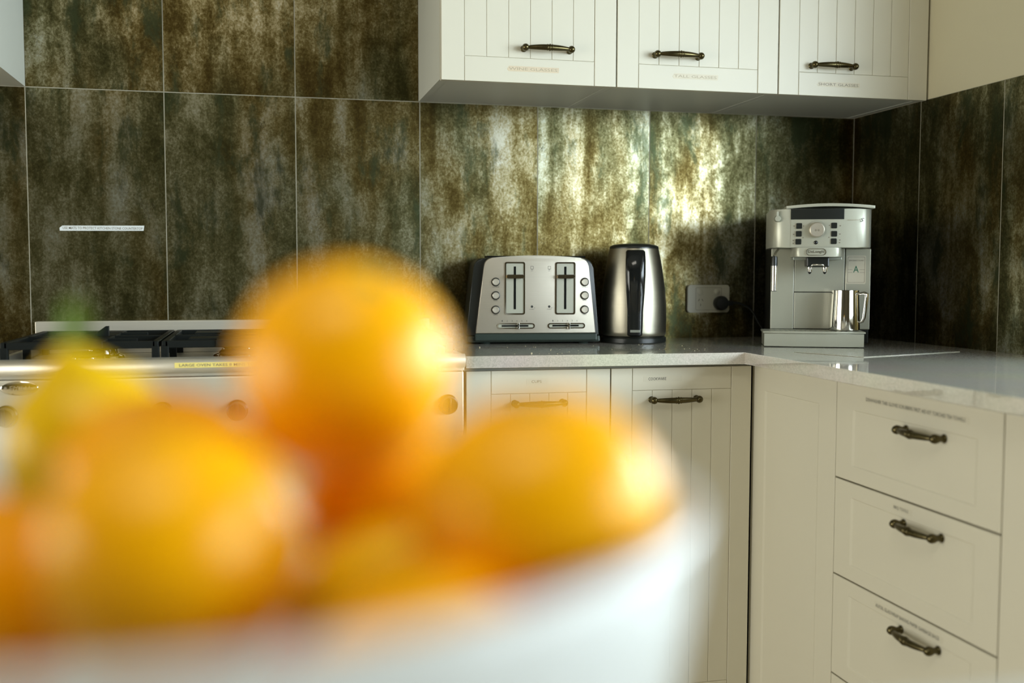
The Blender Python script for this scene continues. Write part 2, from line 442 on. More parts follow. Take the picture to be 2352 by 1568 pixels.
G = .0006   # half groove
def door_mesh(w, h, kind, s=.052, rt=.052, rb=.052, n=6, z_low=0.0):
    """front faces -y; frame face at y=0"""
    bm = BM()
    box(bm, 0, w, .0030, .018, 0, h, 0, .0006, 1)
    bv = .0009
    if kind == 'panel':     # stiles full height, rails and tongue-and-groove planks between them
        box(bm, 0, s-G, 0, .0052, 0, h, 0, bv, 2); box(bm, w-s+G, w, 0, .0052, 0, h, 0, bv, 2)
        if rb: box(bm, s+G, w-s-G, .0004, .0052, 0, rb-G, 0, bv, 2)
        if rt: box(bm, s+G, w-s-G, .0004, .0052, h-rt+G, h, 0, bv, 2)
        pw = (w-2*s)/n
        for i in range(n):
            g = .0004
            box(bm, s+i*pw+g, s+(i+1)*pw-g, .0010, .0052, rb+.0002, h-rt-.0002, 0, .0008, 2)
    elif kind == 'drawer':  # raised frame round a sunk panel
        def rect(x0, x1, z0, z1, y): return [bm.verts.new(p) for p in ((x0, y, z0), (x1, y, z0), (x1, y, z1), (x0, y, z1))]
        e = .0012
        R = [rect(0, w, 0, h, .0032), rect(0, w, 0, h, e), rect(e, w-e, e, h-e, 0), rect(s, w-s, rb, h-rt, 0),
             rect(s+.007, w-s-.007, rb+.0024, h-rt-.0016, .0020)]
        for A, B in zip(R, R[1:]):
            for i in range(4): bm.faces.new((A[i], A[(i+1) % 4], B[(i+1) % 4], B[i]))
        bm.faces.new(R[-1])
    return bm

def sticker(parent, s, x0, x1, zc, hh, th, tape, ink, y=0.0, pad=.004, tx=None, tilt=0.0, cut=0.0, slip=0):
    bm = BM()
    prism(bm, [(x0+cut, zc-hh/2), (x1-cut*.3, zc-hh/2), (x1, zc), (x1-cut*.1, zc+hh/2), (x0+cut*1.2, zc+hh/2), (x0, zc-hh*.1)], 'y', y-.0003, y+.0001)
    if s:
        a, b = tx if tx else (x0+pad, x1-pad)
        text(bm, s, a, b, zc, th, y-.0004, 1)
    o = obj('label_strip', bm, [tape, ink], parent)
    if tilt: o.rotation_euler = (0, tilt, 0)
    return o

# ------------------------------------------------------------------ wall cabinets on the back wall
UZ = 1.4892
def upper(x0, x1, label, txt, lx, lz, lh, th, tape, ink, hx, hz, grp='wall cabinets in a row over the worktop'):
    t = thing('wall_cabinet', label, 'cabinet', (x0, -.334, UZ), 0, grp)
    w = x1-x0; H = .72
    bm = BM(); g = .0006
    box(bm, g, .017, .0185, .331, 0, H); box(bm, w-.017, w-g, .0185, .331, 0, H)       # side panels
    box(bm, .0174, w-.0174, .0185, .331, .0006, .017); box(bm, .0174, w-.0174, .0185, .331, H-.017, H)
    box(bm, .017, w-.017, .322, .331, .017, H-.017)
    box(bm, .0185, w-.0185, .03, .315, .35, .366)
    obj('cabinet_body', bm, M_CABIN, t)
    dm = door_mesh(w-.003, H+.003, 'panel', s=.0505, rt=.052, rb=.0535, n=6)
    d = obj('door', dm, M_CAB, t, (.0015, 0, -.0030))
    add_handle(d, hx-x0-.0015, hz-UZ+.003, .0013)
    if txt: sticker(d, txt, lx[0]-x0, lx[1]-x0, lz-UZ+.003, lh, th, tape, ink, .0003, cut=.004)
    return t
upper(-1.189, -.7908, 'white grooved wall cabinet at the left end, label reading WINE GLASSES', 'WINE GLASSES', (-1.044, -.926), 1.5163, .0115, .0062, M_TAPEO, M_INKF, -.953, 1.560)
upper(-.7908, -.3956, 'white grooved wall cabinet in the middle, label reading TALL GLASSES', 'TALL GLASSES', (-.6593, -.5475), 1.5168, .0120, .0060, M_TAPEO2, M_INKF, -.648, 1.5605)
upper(-.3956, -.0035, 'white grooved wall cabinet beside the right wall, label reading SHORT GLASSES', 'SHORT GLASSES', (-.2983, -.186), 1.5136, .0112, .0062, M_TAPEO2, M_INKM, -.2597, 1.5545)
# wall cabinet at the far left, only its right side in view
t = upper(-2.485, -2.0835, 'white wall cabinet side at the top left, above the stove end', None, None, 0, 0, 0, None, None, -2.28, 1.56, None)

# ------------------------------------------------------------------ base cabinets, back run
CT, CB = .9000, .8750
def base_body(t, w, h0, h1, depth, y0=.0185):
    bm = BM(); g = .0006
    box(bm, g, .017, y0, depth, h0, h1); box(bm, w-.017, w-g, y0, depth, h0, h1)
    box(bm, .0174, w-.0174, y0, depth, h0, h0+.017); box(bm, .0174, w-.0174, y0+.002, y0+.08, h1-.016, h1)
    box(bm, .0174, w-.0174, depth-.01, depth, h0+.017, h1)
    box(bm, .0174, w-.0174, depth-.09, depth-.0105, h1-.016, h1)
    return obj('cabinet_body', bm, M_CABIN, t)
DZ0, DZ1 = .105, .8665
bx0, bxm, bx1 = -1.1615, -.845, -.5165
t = thing('base_cabinet', 'white two-door base cabinet with CUPS and COOKWARE labels', 'cabinet', (bx0, -.47, 0))
base_body(t, bx1-bx0, .10, .8735, .466)
for i, (a, b, txt, lx, th) in enumerate(((bx0, bxm, 'CUPS', (-1.0205, -.9985), .0056), (bxm, bx1, 'COOKWARE', (-.7595, -.7185), .0064))):
    dm = door_mesh(b-a-.003, DZ1-DZ0, 'panel', s=.0525 if i == 0 else .0475, rt=.0490, rb=.055, n=5)
    d = obj('door', dm, M_CAB, t, (a-bx0+.0015, 0, DZ0))
    hxx = -.700 if i else -1.005
    add_handle(d, hxx-a-.0015, .7975-DZ0, .0013)
    sticker(d, txt, lx[0]-a-.012, lx[1]-a+(.012 if i == 0 else .035), .8425-DZ0, .0125, th, M_TAPEC, M_INK if i else M_INKM, .0003,
            tx=(lx[0]-a-.0015, lx[1]-a-.0015))
# corner filler between the two runs (behind the doors)
# right run: units face -x ; local x runs towards the camera
RXF = -.509
def runit(name, label, y_start, w, cat='cabinet'):
    t = thing(name, label, cat, (RXF, y_start, 0), -PI/2)
    base_body(t, w, .10, .8735, .505)
    return t
ya, yb, yc = -.4530, -.8125, -1.2825
t = thing('corner_cabinet', 'plain white corner cabinet front between the COOKWARE door and the drawers', 'cabinet', (RXF, ya, 0), -PI/2)
base_body(t, ya-yb, .10, .8735, .505)
d = obj('door', door_mesh(ya-yb-.004, DZ1-DZ0, 'drawer', s=.062, rt=.050, rb=.055), M_CAB, t, (.003, 0, DZ0))
t = runit('drawer_cabinet', 'white four-drawer cabinet with labelled drawers and dark bow handles', yb, yb-yc)
zs = [(.6850, DZ1), (.4985, .6820), (.3030, .4955), (DZ0, .3000)]
lab = [('DISHWASHER TABS GLOVES SCRUBBERS FIRST AID KIT TORCHES TEA TOWELS', (.1008, .3800), .8438, .0062),
       ('BBQ TOOLS', (.1948, .2372), .6672, .0062),
       ('ALFOIL GLADWRAP BAKING PAPER GARBAGE BAGS', (.1470, .3300), .4795, .0062), None]
hz = [.8065, .6445, .4590, .25]
for (z0, z1), lb, hh in zip(zs, lab, hz):
    d = obj('drawer', door_mesh(yb-yc-.003, z1-z0, 'drawer', s=.056, rt=.0475 if z0 > .68 else .0275, rb=.0285), M_CAB, t, (.0015, 0, z0))
    add_handle(d, .2745, hh-z0, .0020)
    if lb: sticker(d, lb[0], lb[1][0]-.004, lb[1][1]+.010, lb[2]-z0, .0115, lb[3], M_TAPEC, M_INK, 0, tx=lb[1])
t = runit('base_cabinet', 'white cabinet front at the right edge, beside the drawer stack', yc, .45)
obj('door', door_mesh(.447, DZ1-DZ0, 'drawer', s=.056, rt=.05, rb=.055), M_CAB, t, (.0015, 0, DZ0))
t = runit('base_cabinet', 'white cabinet beyond the right edge, under the window', yc-.45, .6)
obj('door', door_mesh(.597, DZ1-DZ0, 'drawer', s=.056, rt=.05, rb=.055), M_CAB, t, (.0015, 0, DZ0))
t = thing('base_cabinet', 'white base cabinet left of the stove, beyond the left edge', 'cabinet', (-2.68, -.47, 0))
base_body(t, .60, .10, .8735, .466)
obj('door', door_mesh(.597, DZ1-DZ0, 'panel', n=8, rt=.049), M_CAB, t, (.0015, 0, DZ0))
bm = BM(); box(bm, bx0+.002, RXF+.06, -.415, -.40, 0, .099); struct('baseboard_back', bm, M_CAB)
bm = BM(); box(bm, RXF+.045, RXF+.06, -2.33, -.416, 0, .099); struct('baseboard_right', bm, M_CAB)

# ------------------------------------------------------------------ worktops
bm = BM()
poly = [(-1.1640, -.003), (-1.1640, -.4900), (-.5560, -.5150), (-.5530, -2.36), (-.0035, -2.36), (-.0035, -.003)]
prism(bm, poly, 'z', CB, CT, 0, .0003, 1)
tag(obj('worktop', bm, M_STONE), 'pale speckled stone worktop running round the corner under the appliances', 'worktop')
bm = BM(); box(bm, -2.68, -2.0735, -.495, -.003, CB, CT, 0, .0012)
tag(obj('worktop', bm, M_STONE), 'short stone worktop left of the stove', 'worktop')

# ------------------------------------------------------------------ range cooker
RX = (-2.0715, -1.1680)
t = thing('range_cooker', 'wide stainless steel range cooker with black pan supports behind the fruit', 'stove', (RX[0], -.49, 0))
w = RX[1]-RX[0]
bm = BM()
box(bm, 0, w, .012, .487, .12, .870, 0, .002); box(bm, .03, w-.03, .05, .47, .03, .12)
for x in (.06, w-.06):
    for y in (.07, .44): lathe(bm, [(.018, .0), (.018, .03)], (x, y, 0), 'z', 16); lathe(bm, [(0, 0), (.018, 0)], (x, y, 0), 'z', 16)
obj('cooker_body', bm, M_STEELH, t)
bm = BM()   # hob tray: flat deck with rolled front edge
box(bm, 0, w, .0, .487, .8705, .884, 0, .001)
box(bm, 0, .012, .01, .455, .884, .905, 0, .003); box(bm, w-.012, w, .01, .455, .884, .905, 0, .003)
tube(bm, [(0, -.004, .8915), (w, -.004, .8915)], .0145, 20)
box(bm, 0, w, -.004, .035, .884, .9055, 0, .003)
obj('hob_deck', bm, M_STEELH, t)
bm = BM(); box(bm, 0, w, .457, .4875, .8842, .9585, 0, .0015)
o = obj('rear_upstand', bm, M_STEELH, t)
bm = BM(); box(bm, .002, w-.002, -.006, .0115, .745, .8695, 0, .003); cp = obj('control_panel', bm, M_STEELH, t)
bm = BM()
lathe(bm, [(0, 0), (1.0, 0), (1.0, -.0015), (.92, -.0025), (0, -.0025)], (0, 0, 0), 'y', 40, 0)
for v in bm.verts: v.co.x *= .033; v.co.z *= .0135
text(bm, 'EMILIA', -.016, .022, 0, .0080, -.0030, 1); 
lathe(bm, [(0, -.0030), (.0026, -.0030)], (-.0235, 0, 0), 'y', 14, 1)
obj('badge', bm, [M_CHROME, M_INKM], t, (.058, -.006, .8555))
bm = BM(); lathe(bm, [(0, -.026), (.0155, -.026), (.0165, -.024), (.0175, -.006), (.0205, -.004), (.0205, 0), (0, 0)], (0, 0, 0), 'y', 28)
box(bm, -.0025, .0025, -.030, -.025, -.013, .015, 0, .001)
k0 = obj('control_knob', bm, M_BLACK, t, (.034, -.006, .803), smooth=40)
for i in range(1, 7): copy(k0, t, (.034 + i*.139, -.006, .803))
bm = BM(); box(bm, .004, w-.004, -.004, .0115, .22, .738, 0, .003); box(bm, .12, w-.12, -.0055, -.0035, .32, .62, 1, .001)
dr = obj('oven_door', bm, [M_STEELH, M_BLACKG], t)
bm = BM(); tube(bm, [(.07, -.045, .700), (w-.07, -.045, .700)], .010, 16)
for x in (.10, w-.10): tube(bm, [(x, -.003, .700), (x, -.045, .700)], .007, 12)
obj('oven_handle', bm, M_CHROME, dr)
bm = BM()
prism(bm, [(-1.7350-RX[0], .8885), (-1.555-RX[0], .8885), (-1.555-RX[0], .8985), (-1.7350-RX[0], .8985)], 'y', -.0190, -.0186)
text(bm, 'LARGE OVEN TAKES 8 MINS TO HEAT', -1.7265-RX[0], -1.560-RX[0], .8935, .0052, -.0193, 1)
obj('label_strip', bm, [M_TAPEY, M_INKM], t)['label'] = 'yellow strip lettered in capitals on the front rail'
# burners and pan supports
bxs = [.16, w/2, w-.16]
for bxx in bxs:
    for by in (.13, .34):
        r = .040 if bxx == bxs[1] else .032
        bm = BM()
        lathe(bm, [(0, .884), (r*1.5, .884), (r*1.45, .888), (r*1.05, .893), (r, .902), (r*.9, .904)], (bxx, by, 0), 'z', 32, 0)
        lathe(bm, [(r*.95, .9045), (r*.95, .9085), (r*.85, .9115), (0, .9125)], (bxx, by, 0), 'z', 32, 1)
        obj('burner', bm, [M_CHROME, M_CAST], t, smooth=40)
for k, bxx in enumerate(bxs):
    bm = BM(); hw = .137; zt = .9370; y0, y1 = .045, .448
    for y in (y0, (y0+y1)/2, y1): box(bm, bxx-hw, bxx+hw, y-.006, y+.006, zt-.014, zt, 0, .0015)
    for x in (bxx-hw, bxx+hw): box(bm, x-.006, x+.006, y0-.006, y1+.006, zt-.014, zt, 0, .0015)
    for by in (.13, .34):
        for a in range(4):
            dx, dy = math.cos(a*PI/2), math.sin(a*PI/2)
            box(bm, bxx+dx*.055-(.040 if dx else .004), bxx+dx*.055+(.040 if dx else .004),
                by+dy*.055-(.040 if dy else .004), by+dy*.055+(.040 if dy else .004), zt-.012, zt+.001, 0, .001)
    for x in (bxx-hw, bxx+hw):
        for y in (y0, (y0+y1)/2, y1): box(bm, x-.007, x+.007, y-.007, y+.007, .8842, zt-.01, 0, .001)
    if k == 0:   # upright fingers of the left support
        prism(bm, [(bxx+.005, zt-.002), (bxx+.005, zt+.008), (bxx+.022, zt+.021), (bxx+.028, zt+.021), (bxx+.028, zt-.002)], 'y', .22, .235, 0, .001)
    obj('pan_support', bm, M_CAST, t)

# ------------------------------------------------------------------ toaster
t = thing('toaster', 'four-slice brushed steel toaster with two levers beside the kettle', 'toaster', (-.92, -.165, .9), -math.radians(6))
def trap(xb0, xb1, xt0, xt1, z0, z1, r, crown=0.0, n=8):
    """outline wider at the bottom with rounded, slightly crowned top"""
    pts = [(xb0, z0), (xb1, z0)]
    def lerp(a, b, s): return a+(b-a)*s
    zr = z1-r
    for i in range(n+1):
        a = math.radians(90*i/n); pts.append((xt1-r+r*math.cos(a), zr+r*math.sin(a)))
    for i in range(1, 10):
        s = i/10; pts.append((lerp(xt1-r, xt0+r, s), z1+crown*4*s*(1-s)))
    for i in range(n+1):
        a = math.radians(90+90*i/n); pts.append((xt0+r+r*math.cos(a), zr+r*math.sin(a)))
    return pts
bm = BM(); prism(bm, trap(-.178, .146, -.160, .130, .020, .2050, .022, .005), 'y', .010, .125, 0, .004, 3, True)
for sx0 in (-.125, .010):   # bread slots
    for sy in (.035, .082): box(bm, sx0, sx0+.105, sy, sy+.022, .2075, .2115, 1)
obj('casing', bm, [M_BLACK, M_BLACKG], t, smooth=45)
bm = BM(); prism(bm, trap(-.1565, .1345, -.1360, .1160, .0262, .2065, .020, .0055), 'y', -.0035, .0098, 0, .0030, 3, True)
obj('front_plate', bm, M_TOAST, t, smooth=45)
bm = BM(); box(bm, -.158, .138, -.002, .118, .0085, .0258, 0, .003); box(bm, -.176, .148, .0105, .122, .004, .020, 0, .004)
for x in (-.13, .11):
    for y in (.03, .10): lathe(bm, [(0, 0), (.012, 0), (.012, .0085)], (x, y, 0), 'z', 16)
obj('plinth', bm, M_GREEN_BLACK, t)
for k, cx in enumerate((-.0628, .0590)):
    bm = BM(); zo0, zo1, hw = .0712, .1966, .0245
    ring_frame(bm, rrect(cx-hw, cx+hw, zo0, zo1, .005), rrect(cx-hw+.0035, cx+hw-.0035, zo0+.0035, zo1-.0035, .003), 'y', -.0055, -.0034, 0)
    prism(bm, rrect(cx-hw+.003, cx+hw-.003, zo0+.003, zo1-.003, .003), 'y', -.0040, -.0036, 1)
    box(bm, cx-.0026, cx+.0026, -.0047, -.0039, .084, .1858, 2)
    f = obj('lever_frame', bm, [M_CHROME, M_SILVER, M_BLACKG], t)
    bm = BM(); prism(bm, rrect(cx-.0205, cx+.0205, .1575, .1665, .0015), 'y', -.0165, -.0085, 0, .001, 2)
    box(bm, cx-.003, cx+.003, -.0086, -.0046, .159, .165, 1)
    obj('lever', bm, [M_CHROME, M_BLACK], t)
    # browning slider
    cx2 = -.0600 if k == 0 else .0622
    bm = BM(); ring_frame(bm, rrect(cx2-.0455, cx2+.0455, .0375, .0508, .0064), rrect(cx2-.0425, cx2+.0425, .0402, .0481, .0037), 'y', -.0052, -.0034, 0)
    prism(bm, rrect(cx2-.0425, cx2+.0425, .0402, .0481, .0037), 'y', -.0040, -.0036, 1)
    box(bm, cx2-.034, cx2+.030, -.0047, -.0039, .0424, .0464, 2)
    obj('slider_slot', bm, [M_CHROME, M_SILVER, M_BLACKG], t)
    bm = BM(); box(bm, cx2+.0025, cx2+.0085, -.0115, -.0050, .0360, .0520, 0, .002)
    obj('slider_knob', bm, M_CHROME, t)
    bm = BM()
    for i in range(6): text(bm, str(i+1), cx2-.034+i*.0118, cx2-.034+i*.0118+.0020, .0562, .0034, -.0039, 0)
    obj('browning_numbers', bm, M_INK, t)
    bx_ = -.1088 if k == 0 else .1064
    for s, z in (('A BIT MORE', .1370), ('FROZEN', .1050), ('CANCEL', .0710)):
        bm = BM(); text(bm, s, bx_-len(s)*.00085, bx_+len(s)*.00085, z, .0019, -.0039, 0); obj('button_caption', bm, M_INK, t)
    bm = BM()
    ix = -.0215 if k == 0 else .0203
    ring_frame(bm, rrect(ix-.0034, ix+.0034, .1790, .1868, .0010, 3), rrect(ix-.0028, ix+.0028, .1796, .1862, .0008, 3), 'y', -.0039, -.0036, 0)
    box(bm, ix-.0015, ix+.0015, -.0039, -.0036, .1786, .1799, 0)
    text(bm, 'LIFT', ix-.0026, ix+.0026, .1755, .0015, -.0039, 0)
    obj('lift_icon', bm, M_INK, t); bm = BM()
    lathe(bm, [(0, -.0039), (.0030, -.0039)], (ix, 0, .0902), 'y', 16, 0)
    box(bm, ix+.0050, ix+.0075, -.0039, -.0036, .0868, .0876, 0)
    text(bm, 'CRUMPET', ix-.0062, ix+.0062, .0838, .0015, -.0039, 0)
    obj('crumpet_icon', bm, M_INK, t)
    for z in (.1490, .1168, .0828):
        bm = BM()
        lathe(bm, [(0, -.0036), (.0104, -.0036), (.0104, -.0052), (.0092, -.0056), (.0084, -.0050), (0, -.0050)], (bx_, 0, z), 'y', 32, 1)
        lathe(bm, [(.0082, -.0048), (.0080, -.0078), (.0070, -.0086), (0, -.0084)], (bx_, 0, z), 'y', 32, 0)
        obj('push_button', bm, [M_TOAST, M_BLACK], t, smooth=35)

# ------------------------------------------------------------------ kettle
t = thing('kettle', 'tall tapered brushed steel kettle with a black handle, right of the toaster', 'kettle', (-.674, -.135, .9), -.30)
bm = BM(); lathe(bm, [(0, 0), (.078, 0), (.0805, .002), (.0805, .012), (.077, .0155), (0, .0155)], seg=64); obj('power_base', bm, M_BLACK, t, smooth=40)
bm = BM(); lathe(bm, [(0, .016), (.0760, .016), (.0790, .019), (.0800, .028), (.0805, .060), (.0800, .092), (.0775, .125), (.0735, .156), (.0690, .185),
                      (.0640, .212), (.0600, .230)], seg=72); obj('kettle_body', bm, M_KETTLE, t, smooth=60)
bm = BM(); lathe(bm, [(.0600, .2302), (.0603, .2325), (.0585, .2365), (.050, .2400), (.030, .2425), (0, .2435)], seg=64); obj('lid', bm, M_BLACK, t, smooth=60)
bm = BM()   # handle: strap standing off the body on the camera side
prof = [(.0745, .018), (.0830, .022), (.0870, .045), (.0905, .080), (.0960, .125), (.0985, .165), (.0950, .200), (.0850, .2215), (.0700, .2260)]
halfw = [.0165, .0185, .0190, .0195, .0225, .0240, .0240, .0230, .0200]
L_, R_ = [], []
for (r, z), hw in zip(prof, halfw):
    ring = []
    for u, d in ((-1, -.006), (-.92, .0), (-.6, .0035), (0, .005), (.6, .0035), (.92, 0), (1, -.006)):
        ring.append(bm.verts.new((u*hw, -(r+d), z)))
    L_.append(ring)
for (r, z), hw, ring in zip(prof, halfw, L_):
    inner = max(.055, r-.014)
    ring.append(bm.verts.new((hw*.85, -(r-.012), z))); ring.append(bm.verts.new((-hw*.85, -(r-.012), z)))
for A, B in zip(L_, L_[1:]):
    k = len(A)
    for i in range(k):
        f = bm.faces.new((A[i], A[(i+1) % k], B[(i+1) % k], B[i])); f.smooth = True
bm.faces.new(L_[0][::-1]); bm.faces.new(L_[-1])
h_ = obj('kettle_handle', bm, M_BLACKG, t, smooth=50)
bm = BM(); box(bm, -.0115, .0125, -.0905, -.0885, .0285, .0345, 0, .0005); o = obj('gauge_plate', bm, M_SILVERD, h_)
bm = BM(); prism(bm, [(-.068, .17), (-.094, .205), (-.088, .212), (-.060, .222)], 'y', -.012, .012, 0, .003, 2)
sp = obj('spout', bm, M_KETTLE, t, rot=(0, 0, math.radians(-125)))

# ------------------------------------------------------------------ power point with plug
t = thing('power_point', 'white double power point on the dark tiles beside the kettle', 'socket', (-.4195, -.0005, 1.0032))
bm = BM(); prism(bm, rrect(-.0590, .0590, -.0365, .0360, .006), 'y', -.0100, 0, 0, .003, 3)
ring_frame(bm, rrect(-.0365, .0365, -.0300, .0295, .003), rrect(-.0359, .0359, -.0294, .0289, .003), 'y', -.0104, -.0099, 1)
for x in (-.0225,):
    for dx, dz, a in ((-.0050, -.0035, -.5), (.0050, -.0035, .5), (0, -.0165, 0)):
        c, s = math.cos(a), math.sin(a)
        pts = [(x+dx+c*u-s*v, dz+s*u+c*v) for u, v in ((-.0008, -.0032), (.0008, -.0032), (.0008, .0032), (-.0008, .0032))]
        prism(bm, pts, 'y', -.0104, -.0099, 1)
obj('face_plate', bm, [M_OUTLET, M_INKM], t)
for x in (-.0245, .0230):
    bm = BM(); lathe(bm, [(.0085, -.0099), (.0082, -.0112), (.0076, -.0116), (0, -.0100 if x < 0 else -.0135)], (x, 0, .0175), 'y', 28)
    obj('switch', bm, M_OUTLET, t, smooth=50)
t = thing('power_plug', 'round black plug with its cord in the power point', 'plug', (-.3885, -.0112, .9915))
bm = BM(); lathe(bm, [(0, 0), (.0185, 0), (.0190, -.003), (.0190, -.016), (.0165, -.021), (0, -.0225)], (0, 0, 0), 'y', 36)
prism(bm, [(.008, -.008), (.032, -.006), (.032, .0055), (.008, .008)], 'y', -.017, -.004, 0, .002, 2)
obj('plug_body', bm, M_BLACK, t, smooth=40)
bm = BM()
P0 = [Vector(p) for p in ((.030, -.010, 0), (.055, -.012, -.002), (.085, -.016, -.020), (.105, -.02, -.055), (.13, -.03, -.082), (.19, -.05, -.0875))]
pts = []
for i in range(len(P0)-1):
    a, b, c, d = P0[max(0, i-1)], P0[i], P0[i+1], P0[min(len(P0)-1, i+2)]
    for k in range(6):
        s = k/6; pts.append(.5*((2*b)+(-a+c)*s+(2*a-5*b+4*c-d)*s*s+(-a+3*b-3*c+d)*s**3))
pts.append(P0[-1]); tube(bm, pts, .0033, 10)
obj('cord', bm, M_BLACK, t)

# ------------------------------------------------------------------ coffee machine
A23 = math.radians(23.1)
t = thing('coffee_machine', 'silver automatic espresso machine with round dial on the corner worktop', 'coffee machine', (-.331, -.4035, .9), -A23)
def front_arc(x0, x1, yf, bulge, yb, r=.018, n=14):
    """plan outline: gently bowed front with rounded corners, straight back"""
    pts = []
    cx = (x0+x1)/2; hw = (x1-x0)/2
    pts.append((x1, yb))
    for i in range(n+1):
        s = 1-2*i/n
        x = cx+hw*s
        e = max(0, abs(s)-.78)/.22
        y = yf + bulge*(s*s) + r*(1-math.sqrt(max(0, 1-e*e)))
        pts.append((x, y))
    pts.append((x0, yb))
    return pts
bm = BM()   # main casing: side panels are dark
box(bm, -.0905, .1370, .100, .330, .004, .300, 0, .003)
obj('casing', bm, M_BLACK, t)
bm = BM()
box(bm, -.0915, -.0380, .0955, .1020, .0375, .2292, 0, .001)                 # left front column
box(bm, -.0366, .0782, .0965, .1020, .1266, .2292, 0, .0008)                 # centre upper
box(bm, .0800, .1380, .0950, .1020, .0375, .2292, 0, .002)                    # water-tank front
obj('front_panel', bm, M_SILVER, t)
bm = BM(); box(bm, -.0366, .0782, .0960, .1018, .0385, .1249, 0, .001)
obj('service_door', bm, M_SILVER, t)
bm = BM(); prism(bm, front_arc(-.0985, .1275, .0035, .012, .200, .022, 28), 'z', .2300, .3185, 0, .0015, 2, True)
hd = obj('head', bm, M_SILVER, t, smooth=40)
def on_head(x): # front surface of head at x
    s = (x-.0145)/.113; e = max(0, abs(s)-.78)/.22
    return .0035+.012*s*s+.022*(1-math.sqrt(max(0, 1-e*e)))
bm = BM()   # control panel
n = 10
def curved_patch(bm, x0, x1, z0, z1, lift, mi=0, n=12):
    A, B = [], []
    for i in range(n+1):
        x = x0+(x1-x0)*i/n; y = on_head(x)-lift
        A.append(bm.verts.new((x, y, z0))); B.append(bm.verts.new((x, y, z1)))
    Ab = [bm.verts.new((v.co.x, v.co.y+lift+.001, v.co.z)) for v in A]; Bb = [bm.verts.new((v.co.x, v.co.y+lift+.001, v.co.z)) for v in B]
    for i in range(n):
        for q in ((A[i], A[i+1], B[i+1], B[i]), (A[i], Ab[i], Ab[i+1], A[i+1]), (B[i], B[i+1], Bb[i+1], Bb[i])):
            f = bm.faces.new(q); f.material_index = mi
    for q in ((A[0], B[0], Bb[0], Ab[0]), (A[-1], Ab[-1], Bb[-1], B[-1])): bm.faces.new(q).material_index = mi
curved_patch(bm, -.0550, .0625, .2312, .2935, .0006)
cp = obj('control_panel', bm, M_SILVER, t)
bm = BM(); curved_patch(bm, -.0555, .0630, .2945, .3183, .0012); obj('display_strip', bm, M_BLACK, t)
for x, z in ((-.0368, .2795), (-.0373, .2615), (-.0379, .2434), (.0409, .2800), (.0413, .2611), (.0407, .2442)):
    bm = BM(); y = on_head(x); prism(bm, rrect(x-.0064, x+.0064, z-.0064, z+.0064, .0016), 'y', y-.0028, y+.001, 0, .0006, 2)
    obj('button', bm, M_BLACK, cp)
bm = BM(); y = on_head(.002)
lathe(bm, [(.0178, y-.0010), (.0176, y-.008), (.0165, y-.0130), (.0150, y-.0140), (0, y-.0135)], (.0022, 0, .2703), 'y', 48)
dl = obj('dial', bm, M_TOAST, cp, smooth=35)
bm = BM()
for dx, an in ((-.0032, 0), (.0032, -.5)): lathe(bm, [(0, 0), (.0024, 0)], (.0022+dx, y-.0142, .2690), 'y', 12)
for i in range(44):
    a = math.radians(-45+i*200/44); r = .0212
    cx_, cz_ = .0022+r*math.cos(a), .2703+r*math.sin(a)
    yy = on_head(cx_)-.0010
    box(bm, cx_-.0003, cx_+.0003, yy, yy+.0003, cz_-.0003, cz_+.0003)
obj('dial_scale', bm, M_INKM, cp); bm = BM()
for x, z in ((-.0268, .2795), (-.0275, .2525), (.0305, .2805), (.0298, .2530)): lathe(bm, [(0, on_head(x)-.0010), (.0013, on_head(x)-.0010)], (x, 0, z), 'y', 10)
for x, z in ((.0540, .2605), (.0540, .2470), (.0536, .2410), (-.0485, .2605), (-.0490, .2465), (-.0490, .2395), (.0545, .2795), (-.0480, .2795)):
    yy = on_head(x)-.0010; prism(bm, [(x-.0022, z+.001), (x+.0022, z+.001), (x+.0012, z-.0013), (x-.0012, z-.0013)], 'y', yy, yy+.0003)
obj('button_symbols', bm, M_INKM, cp)
bm = BM(); lathe(bm, [(0, on_head(0)-.0022), (.0040, on_head(0)-.0022), (.0046, on_head(0))], (.0010, 0, .2413), 'y', 24); obj('button', bm, M_BLACKG, cp)
bm = BM()
text(bm, 'MAGNIFICA', .0705, .0990, .2925, .0022, on_head(.085)-.0040, 0, slant=.2)
text(bm, 'S', .0985, .1075, .2925, .0085, on_head(.1030)-.0040, 1, slant=.35)
obj('printed_name', bm, [M_INKF, M_INK], t)
# hot-water knob, top left
bm = BM(); y = on_head(-.085)
lathe(bm, [(.0078, y+.002), (.0076, y-.010), (.0060, y-.013), (0, y-.0135)], (-.0850, 0, .2965), 'y', 28)
prism(bm, rrect(-.0880, -.0830, .298, .3135, .0022), 'y', y-.0125, y-.006, 0, .001, 2)
obj('steam_knob', bm, M_SILVER, t, smooth=40)
# lid
bm = BM()
pts = []
for i in range(17):
    s = i/16; pts.append((-.066+.197*s, .3235+.0075*math.sin(PI*min(1, s*.85+.08))))
poly = pts + [(x, z-.0065) for x, z in pts[::-1]]
prism(bm, poly, 'y', .006, .320, 0, .0012, 2)
obj('top_lid', bm, M_SILVER, t, smooth=40)
